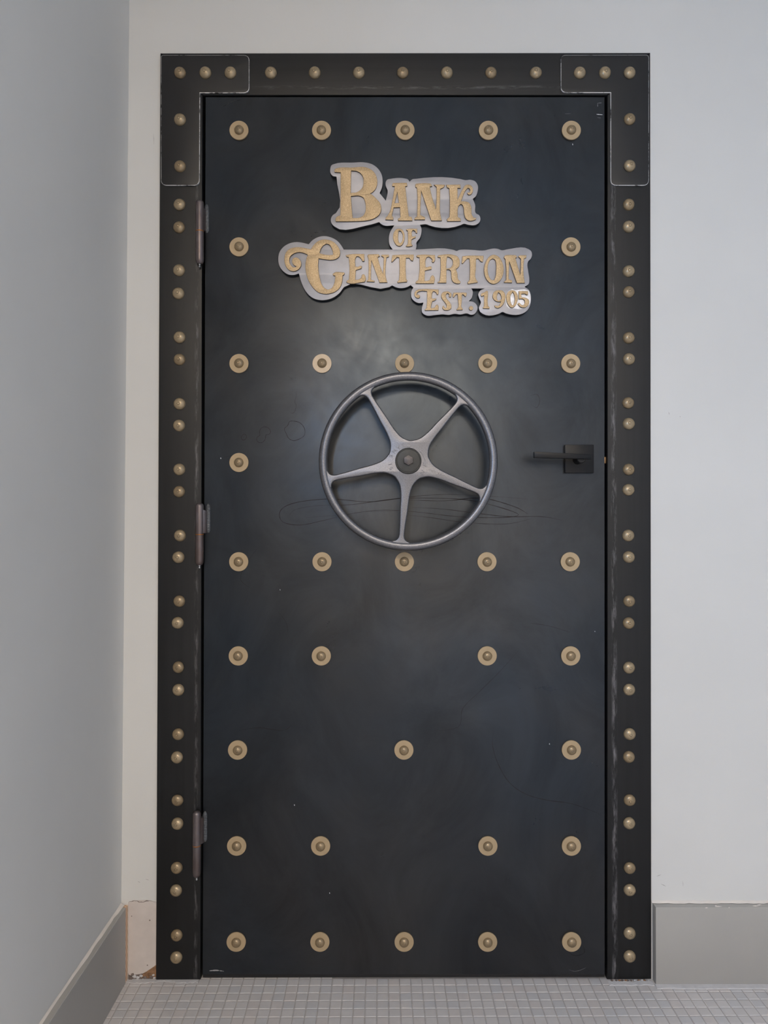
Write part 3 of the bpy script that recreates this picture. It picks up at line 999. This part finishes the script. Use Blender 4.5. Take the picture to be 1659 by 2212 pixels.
plate = cut_plate('backing_plate', [outline(OUTL, YS, 55)], Y_DOOR + 0.0001, Y_DOOR - YS, [M['silver'], M['plate_edge']], sign, 0.0004, 1, True)
CROP = {1: (700, 340, 180), 2: (820, 370, 230), 3: (590, 500, 170), 4: (740, 480, 190), 5: (890, 520, 150), 6: (1000, 520, 160), 7: (880, 610, 150), 8: (1010, 610, 150), 0: (0, 0, 1659)}
GLYPH = [
    ('B', 1, [[(205, 270), (215, 228), (250, 215), (560, 200), (830, 195), (930, 235), (1010, 310), (1055, 420), (1060, 520), (1035, 610), (985, 675), (918, 718), (960, 745), (1050, 830), (1110, 900), (1138, 980), (1138, 1050), (1105, 1130), (1030, 1195), (930, 1240), (800, 1262), (600, 1272), (235, 1275), (225, 1240), (250, 1185), (325, 1150), (330, 500), (330, 300), (215, 292)],
                [(540, 262), (640, 270), (720, 310), (775, 390), (785, 490), (770, 580), (730, 640), (650, 690), (530, 705)],
                [(535, 770), (720, 768), (780, 800), (815, 880), (830, 1000), (815, 1100), (770, 1165), (690, 1200), (568, 1205), (550, 1000)]]),
    ('A', 2, [[(195, 220), (205, 180), (425, 178), (432, 228), (400, 235), (420, 420), (455, 700), (500, 712), (512, 768), (288, 768), (285, 740), (325, 715), (318, 560), (220, 565), (190, 690), (212, 715), (212, 758), (90, 752), (95, 725), (125, 690), (205, 420), (235, 235), (200, 232)],
                [(275, 320), (300, 490), (235, 495)]]),
    ('N', 2, [[(558, 205), (568, 192), (690, 183), (795, 188), (820, 232), (782, 240), (800, 330), (878, 590), (888, 420), (888, 245), (845, 207), (930, 205), (1018, 208), (1005, 240), (945, 275), (942, 420), (945, 650), (970, 768), (805, 768), (650, 310), (640, 500), (635, 680), (710, 715), (708, 752), (542, 752), (548, 728), (585, 700), (590, 400), (580, 255), (560, 245)]]),
    ('K', 2, [[(1040, 208), (1260, 205), (1262, 262), (1215, 258), (1215, 440), (1300, 270), (1340, 215), (1385, 205), (1430, 225), (1455, 270), (1452, 320), (1420, 362), (1390, 368), (1368, 345), (1372, 325), (1400, 330), (1412, 300), (1400, 265), (1375, 258), (1350, 285), (1270, 465), (1345, 470), (1395, 490), (1425, 540), (1440, 680), (1465, 720), (1505, 725), (1500, 750), (1440, 770), (1380, 765), (1340, 730), (1320, 670), (1310, 570), (1290, 520), (1265, 510), (1235, 535), (1218, 600), (1218, 710), (1262, 735), (1265, 775), (1055, 778), (1048, 745), (1090, 710), (1095, 500), (1085, 265), (1050, 250)]]),
    ('O', 4, [[(1065, 120), (1120, 135), (1160, 195), (1172, 280), (1155, 370), (1120, 430), (1080, 452), (1030, 440), (985, 390), (955, 310), (955, 230), (985, 160), (1025, 125)], [(1060, 160), (1100, 165), (1130, 220), (1135, 300), (1115, 370), (1085, 395), (1062, 380), (1050, 320), (1050, 220)]]),
    ('F', 4, [[(1205, 150), (1200, 135), (1230, 125), (1410, 122), (1408, 205), (1385, 205), (1365, 165), (1330, 145), (1312, 170), (1310, 265), (1345, 270), (1380, 250), (1378, 290), (1320, 315), (1305, 325), (1305, 415), (1322, 435), (1310, 450), (1240, 460), (1195, 455), (1200, 435), (1225, 420), (1235, 300), (1228, 160)]]),
    ('C', 3, [[(790, 375), (850, 290), (940, 205), (1040, 170), (1150, 172), (1260, 210), (1350, 290), (1405, 390), (1412, 470), (1390, 530), (1320, 580), (1220, 600), (1100, 590), (958, 568), (950, 700), (960, 850), (990, 1010), (1030, 1120), (1090, 1195), (1160, 1225), (1230, 1195), (1280, 1110), (1305, 1000), (1310, 935), (1265, 925), (1255, 895), (1275, 875), (1490, 860), (1508, 875), (1500, 905), (1465, 925), (1455, 1050), (1420, 1160), (1330, 1255), (1210, 1305), (1070, 1315), (960, 1285), (860, 1205), (770, 1080), (700, 900), (680, 760), (690, 620), (728, 490), (620, 445), (510, 440), (420, 475), (360, 530), (340, 600), (360, 690), (410, 745), (455, 756), (490, 738), (435, 705), (402, 650), (402, 600), (430, 557), (480, 545), (545, 575), (585, 640), (590, 700), (560, 770), (500, 820), (425, 840), (340, 815), (275, 745), (240, 640), (240, 540), (270, 440), (350, 365), (450, 335), (560, 330), (680, 350)],
                [(980, 440), (1010, 360), (1060, 295), (1120, 258), (1180, 275), (1230, 345), (1260, 430), (1262, 490), (1160, 495), (1060, 480), (990, 462)]]),
    ('E', 4, [[(65, 635), (60, 620), (130, 605), (410, 598), (412, 735), (372, 735), (350, 690), (310, 650), (268, 642), (250, 665), (240, 830), (280, 840), (340, 820), (365, 828), (355, 870), (250, 905), (238, 1085), (300, 1080), (345, 1050), (365, 990), (400, 978), (420, 1000), (425, 1110), (415, 1125), (90, 1142), (70, 1130), (80, 1105), (120, 1080), (130, 850), (115, 660), (80, 655)]]),
    ('N', 4, [[(465, 630), (490, 605), (680, 600), (705, 640), (665, 655), (680, 730), (762, 970), (772, 800), (775, 665), (728, 632), (740, 612), (875, 610), (875, 650), (830, 665), (815, 800), (820, 1050), (845, 1135), (695, 1138), (545, 720), (538, 900), (535, 1080), (605, 1105), (600, 1125), (455, 1120), (455, 1105), (485, 1080), (490, 800), (480, 670)]]),
    ('T', 4, [[(920, 745), (925, 700), (940, 620), (1060, 612), (1340, 608), (1345, 640), (1325, 730), (1305, 725), (1255, 670), (1195, 675), (1190, 850), (1200, 1075), (1222, 1095), (1215, 1125), (1040, 1142), (1030, 1120), (1065, 1090), (1075, 900), (1068, 665), (1025, 660), (940, 748)]]),
    ('E', 5, [[(105, 370), (115, 345), (150, 338), (550, 340), (545, 480), (520, 515), (490, 515), (470, 485), (495, 460), (450, 410), (400, 385), (355, 395), (335, 430), (322, 625), (360, 630), (440, 610), (470, 620), (465, 680), (310, 715), (300, 955), (370, 955), (430, 930), (455, 850), (490, 820), (520, 840), (545, 900), (525, 1020), (95, 1020), (85, 1000), (100, 970), (150, 940), (180, 700), (178, 400), (120, 390)]]),
    ('R', 5, [[(612, 390), (620, 350), (700, 335), (1000, 338), (1080, 370), (1130, 440), (1142, 530), (1125, 610), (1050, 680), (1085, 780), (1105, 920), (1160, 975), (1155, 1010), (1110, 1025), (1040, 1015), (980, 980), (950, 920), (940, 800), (930, 720), (890, 690), (825, 690), (820, 1005), (615, 1005), (615, 985), (665, 950), (685, 700), (680, 400), (630, 395)],
                [(845, 380), (900, 395), (955, 440), (980, 520), (960, 600), (910, 650), (820, 660), (830, 450)]]),
    ('T', 0, [[(997.6, 568.8), (999, 553.5), (1005.7, 552.5), (1044.8, 552.3), (1044.4, 560.5), (1042.9, 565.8), (1040.5, 565.5), (1033.3, 558.4), (1028.4, 559.1), (1028, 577.9), (1028.9, 603.9), (1032.3, 608.2), (1031.8, 610.2), (1011.1, 613.4), (1010.1, 609.2), (1014.5, 604.9), (1015, 568.2), (1014, 558.6), (1009.6, 558.1), (999.9, 569.3)]]),
    ('O', 6, [[(680, 312), (760, 330), (840, 400), (890, 500), (915, 640), (900, 760), (850, 870), (770, 945), (690, 970), (610, 945), (540, 880), (490, 770), (475, 650), (495, 520), (540, 420), (610, 340)], [(675, 400), (720, 430), (745, 520), (745, 650), (735, 790), (700, 885), (640, 880), (590, 810), (560, 700), (555, 600), (580, 490), (620, 425)]]),
    ('N', 6, [[(925, 365), (940, 325), (1000, 318), (1190, 320), (1212, 378), (1175, 382), (1200, 470), (1285, 760), (1295, 600), (1300, 410), (1240, 350), (1265, 325), (1425, 322), (1420, 380), (1375, 400), (1360, 540), (1365, 800), (1390, 945), (1210, 948), (1040, 465), (1030, 700), (1025, 860), (1105, 890), (1100, 940), (925, 935), (925, 915), (970, 880), (970, 600), (950, 410), (930, 395)]]),
    ('E', 7, [[(170, 300), (185, 220), (240, 175), (340, 160), (745, 170), (748, 240), (735, 290), (705, 290), (690, 250), (640, 210), (605, 220), (590, 280), (582, 370), (620, 385), (690, 375), (690, 405), (655, 430), (600, 450), (575, 520), (560, 610), (610, 610), (660, 595), (680, 545), (720, 525), (742, 560), (740, 665), (415, 668), (415, 645), (455, 620), (470, 450), (468, 210), (290, 212), (240, 240), (218, 300), (260, 285), (300, 315), (300, 355), (265, 380), (220, 370), (180, 330)]]),
    ('S', 7, [[(810, 330), (815, 280), (850, 235), (910, 215), (990, 220), (1045, 255), (1055, 300), (1035, 355), (1010, 355), (990, 320), (1005, 300), (985, 265), (950, 260), (925, 290), (925, 350), (960, 410), (1020, 480), (1055, 560), (1050, 620), (1000, 655), (920, 665), (865, 650), (835, 610), (840, 570), (870, 550), (885, 590), (905, 610), (935, 605), (940, 560), (900, 480), (835, 400)]]),
    ('T', 7, [[(1090, 350), (1090, 290), (1105, 245), (1300, 240), (1415, 245), (1418, 290), (1400, 335), (1380, 335), (1340, 290), (1305, 290), (1300, 450), (1300, 600), (1325, 630), (1320, 655), (1180, 660), (1175, 640), (1205, 610), (1215, 450), (1200, 285), (1165, 285), (1110, 355)]]),
    ('.', 7, [[(1525 + 50 * math.cos(t * math.pi / 6), 615 + 52 * math.sin(t * math.pi / 6)) for t in range(12)]]),
    ('1', 8, [[(315, 290), (330, 265), (400, 235), (460, 195), (488, 210), (490, 260), (480, 450), (490, 560), (525, 590), (520, 625), (370, 620), (365, 600), (395, 570), (395, 315), (370, 315), (345, 340), (325, 320)]]),
    ('9', 8, [[(740, 185), (830, 195), (890, 260), (910, 340), (890, 440), (840, 540), (780, 595), (720, 615), (660, 595), (645, 555), (670, 545), (700, 560), (760, 545), (800, 460), (720, 460), (640, 420), (600, 345), (610, 270), (660, 205)], [(735, 235), (770, 260), (805, 330), (815, 395), (770, 425), (725, 435), (705, 390), (710, 290)]]),
    ('0', 8, [[(1060, 185), (1130, 200), (1180, 260), (1205, 350), (1190, 450), (1140, 560), (1080, 605), (1020, 595), (965, 520), (930, 400), (930, 300), (980, 215)], [(1080, 225), (1115, 290), (1130, 360), (1125, 460), (1095, 540), (1070, 550), (1045, 500), (1025, 400), (1030, 310)]]),
    ('5', 8, [[(1225, 205), (1440, 205), (1455, 230), (1440, 295), (1410, 295), (1380, 270), (1285, 275), (1290, 355), (1390, 365), (1460, 405), (1475, 470), (1455, 540), (1390, 595), (1310, 600), (1245, 570), (1200, 510), (1215, 490), (1250, 490), (1280, 530), (1330, 545), (1365, 500), (1365, 430), (1330, 400), (1225, 395)]]),
]
for ch, cr, loops in GLYPH:
    ox, oy, wd = CROP[cr]
    k = 1659.0 / wd
    lp = [outline([(ox + x / k, oy + y / k) for x, y in l_], YG) for l_ in loops]
    cut_plate('letter', lp, YS + 0.0001, YT, [M['gold'], M['gold_edge']], plate, 0.0003, 1, True)


def C8(x, y):
    return (1010 + x / 11.06, 610 + y / 11.06)


# freshly ground metal around the last two digits
lp = [outline([C8(*p) for p in ((905, 330), (960, 225), (1060, 160), (1160, 190), (1215, 180), (1400, 178), (1465, 200), (1500, 330), (1490, 500), (1400, 620), (1250, 640), (1100, 625), (1000, 620), (930, 560))], YS)]
cut_plate('ground_patch', lp, YS + 0.0001, 0.0003, [M['bare']], plate)

# ---------------------------------------------------------------- handwheel
YW = Y_DOOR - 0.046          # mid plane of rim and spokes
HC = P(881.8, 996.3, YW)
k_ = mpp(YW)
hw = empty('handwheel', (HC.x, Y_DOOR, HC.z))
tag(hw, 'grey cast-iron five-spoke handwheel bolted to the steel door', 'handwheel')
ro, rt = 183.8 * k_, 9.6 * k_
bm = bmesh.new()
n, m = 128, 20
rows = []
for i in range(n):
    t = 2 * math.pi * i / n
    row = []
    for j in range(m):
        a = 2 * math.pi * j / m
        rr = ro + rt * math.cos(a)
        row.append(bm.verts.new((HC.x + rr * math.cos(t), YW + rt * 0.95 * math.sin(a), HC.z + rr * math.sin(t))))
    rows.append(row)
for i in range(n):
    for j in range(m):
        bm.faces.new((rows[i][j], rows[(i + 1) % n][j], rows[(i + 1) % n][(j + 1) % m], rows[i][(j + 1) % m]))
link('rim', bm_mesh(bm), M['cast'], hw, smooth=80)
BASE = 48.8
half = [(36.4, 26.45), (42.5, 21.0), (48.5, 16.8), (56, 13.4), (66, 11.2), (107, 8.6), (150, 6.2), (160, 6.1), (166, 7.3), (170, 10), (172.8, 14.5), (174.5, 20), (178, 24), (183, 25)]
pts = []
for s_ in range(5):
    th = R(BASE + 72 * s_)
    ca, sa = math.cos(th), math.sin(th)
    for al, pe in [(p[0], -p[1]) for p in half] + [(p[0], p[1]) for p in half[:0:-1]]:
        pts.append((HC.x + k_ * (al * ca - pe * sa), HC.z + k_ * (al * sa + pe * ca)))
YSP = YW + 0.004
cut_plate('spokes', [smooth_pts(pts, 4, 60)], YSP, 0.0105, [M['cast']], hw, 0.0032, 4)
YSF = YSP - 0.0105
# shaft, hub boss, retaining cap and bolt
link('shaft', lathe([(0.020, -0.001), (0.020, 0.006), (0.013, 0.008), (0.013, 0.046)], 28, 'Y', (HC.x, Y_DOOR, HC.z)), M['hub'], hw, smooth=35)
c28 = 28.3 * k_
cap = [(c28, -0.001), (c28, 0.0022), (c28 * 0.95, 0.0034), (c28 * 0.90, 0.0034), (c28 * 0.885, 0.0022), (c28 * 0.86, 0.0022), (c28 * 0.85, 0.0036), (c28 * 0.5, 0.0040), (0, 0.0040)]
capo = link('hub_cap', lathe(cap, 56, 'Y', (HC.x, YSF, HC.z)), M['hub'], hw, smooth=30)
rb = 11.2 * k_
yb = YSF - 0.004
bolt = [(HC.x + rb * math.cos(R(60 * i + 30)), HC.z + 0.001 + rb * math.sin(R(60 * i + 30))) for i in range(6)]
prism('bolt_head', bolt, yb + 0.001, yb - 0.008, M['bolt'], capo, 0.0011, 2)


# cast lettering around the hub: tops of the letters face the hub
def text_bm(bm, ch, size, cx, cz, rot, y, thick, grow=0.0):
    cu = D.curves.new('glyph', 'FONT')
    cu.body = ch
    cu.size = size
    cu.align_x = 'CENTER'
    cu.align_y = 'CENTER'
    cu.extrude = thick / 2
    cu.resolution_u = 3
    cu.offset = grow
    o = D.objects.new('glyph', cu)
    C.objects.link(o)
    me = D.meshes.new_from_object(o.evaluated_get(bpy.context.evaluated_depsgraph_get()))
    D.objects.remove(o)
    D.curves.remove(cu)
    cs, sn = math.cos(rot), math.sin(rot)
    for v in me.vertices:
        x, y_, z = v.co
        v.co = (cx + cs * x - sn * y_, y - thick / 2 - z + 0.0002, cz + sn * x + cs * y_)
    bm.from_mesh(me)
    D.meshes.remove(me)


letters = [('C', 87, 34.5), ('R', 107, 35.5), ('A', 126, 36.5), ('N', 144.5, 38), ('E', 163.5, 39.2), ('1', 190, 40), ('6', 203, 40.3), ('O', 262, 41), ('P', 281, 40.8), ('E', 299.5, 40.2), ('N', 321, 38.8)]
for ch, ang, rad in letters:
    bm = bmesh.new()
    th = R(ang)
    text_bm(bm, ch, 11.8 * k_, HC.x + k_ * rad * math.cos(th), HC.z + k_ * rad * math.sin(th), th + R(90), YSF, 0.0018)
    lt = link('cast_letter', bm_mesh(bm), M['cast'], hw)
th = R(BASE + 72 * 4)
for i, ch in enumerate('PAT.APLD.'):
    rad = 50.5 + 4.7 * i + (1.5 if i > 3 else 0)
    bm = bmesh.new()
    off = 0.5
    text_bm(bm, ch, 6.2 * k_, HC.x + k_ * (rad * math.cos(th) - off * math.sin(th)), HC.z + k_ * (rad * math.sin(th) + off * math.cos(th)), th, YSF, 0.0013)
    lt = link('cast_letter', bm_mesh(bm), M['cast'], hw)


def HB(x, y):
    return W2(800 + x / 9.217, 900 + y / 9.217, YSF)


arrow = [(985, 690), (982, 658), (1035, 660), (1030, 675), (1015, 680), (1060, 745), (1090, 820), (1103, 885), (1125, 905), (1122, 950), (1112, 995), (1082, 975), (1042, 975), (1052, 930), (1048, 900), (1085, 880), (1070, 820), (1040, 755), (1005, 700), (992, 712)]
cut_plate('cast_arrow', [[HB(*p) for p in arrow]], YSF + 0.0001, 0.0018, [M['cast']], hw)
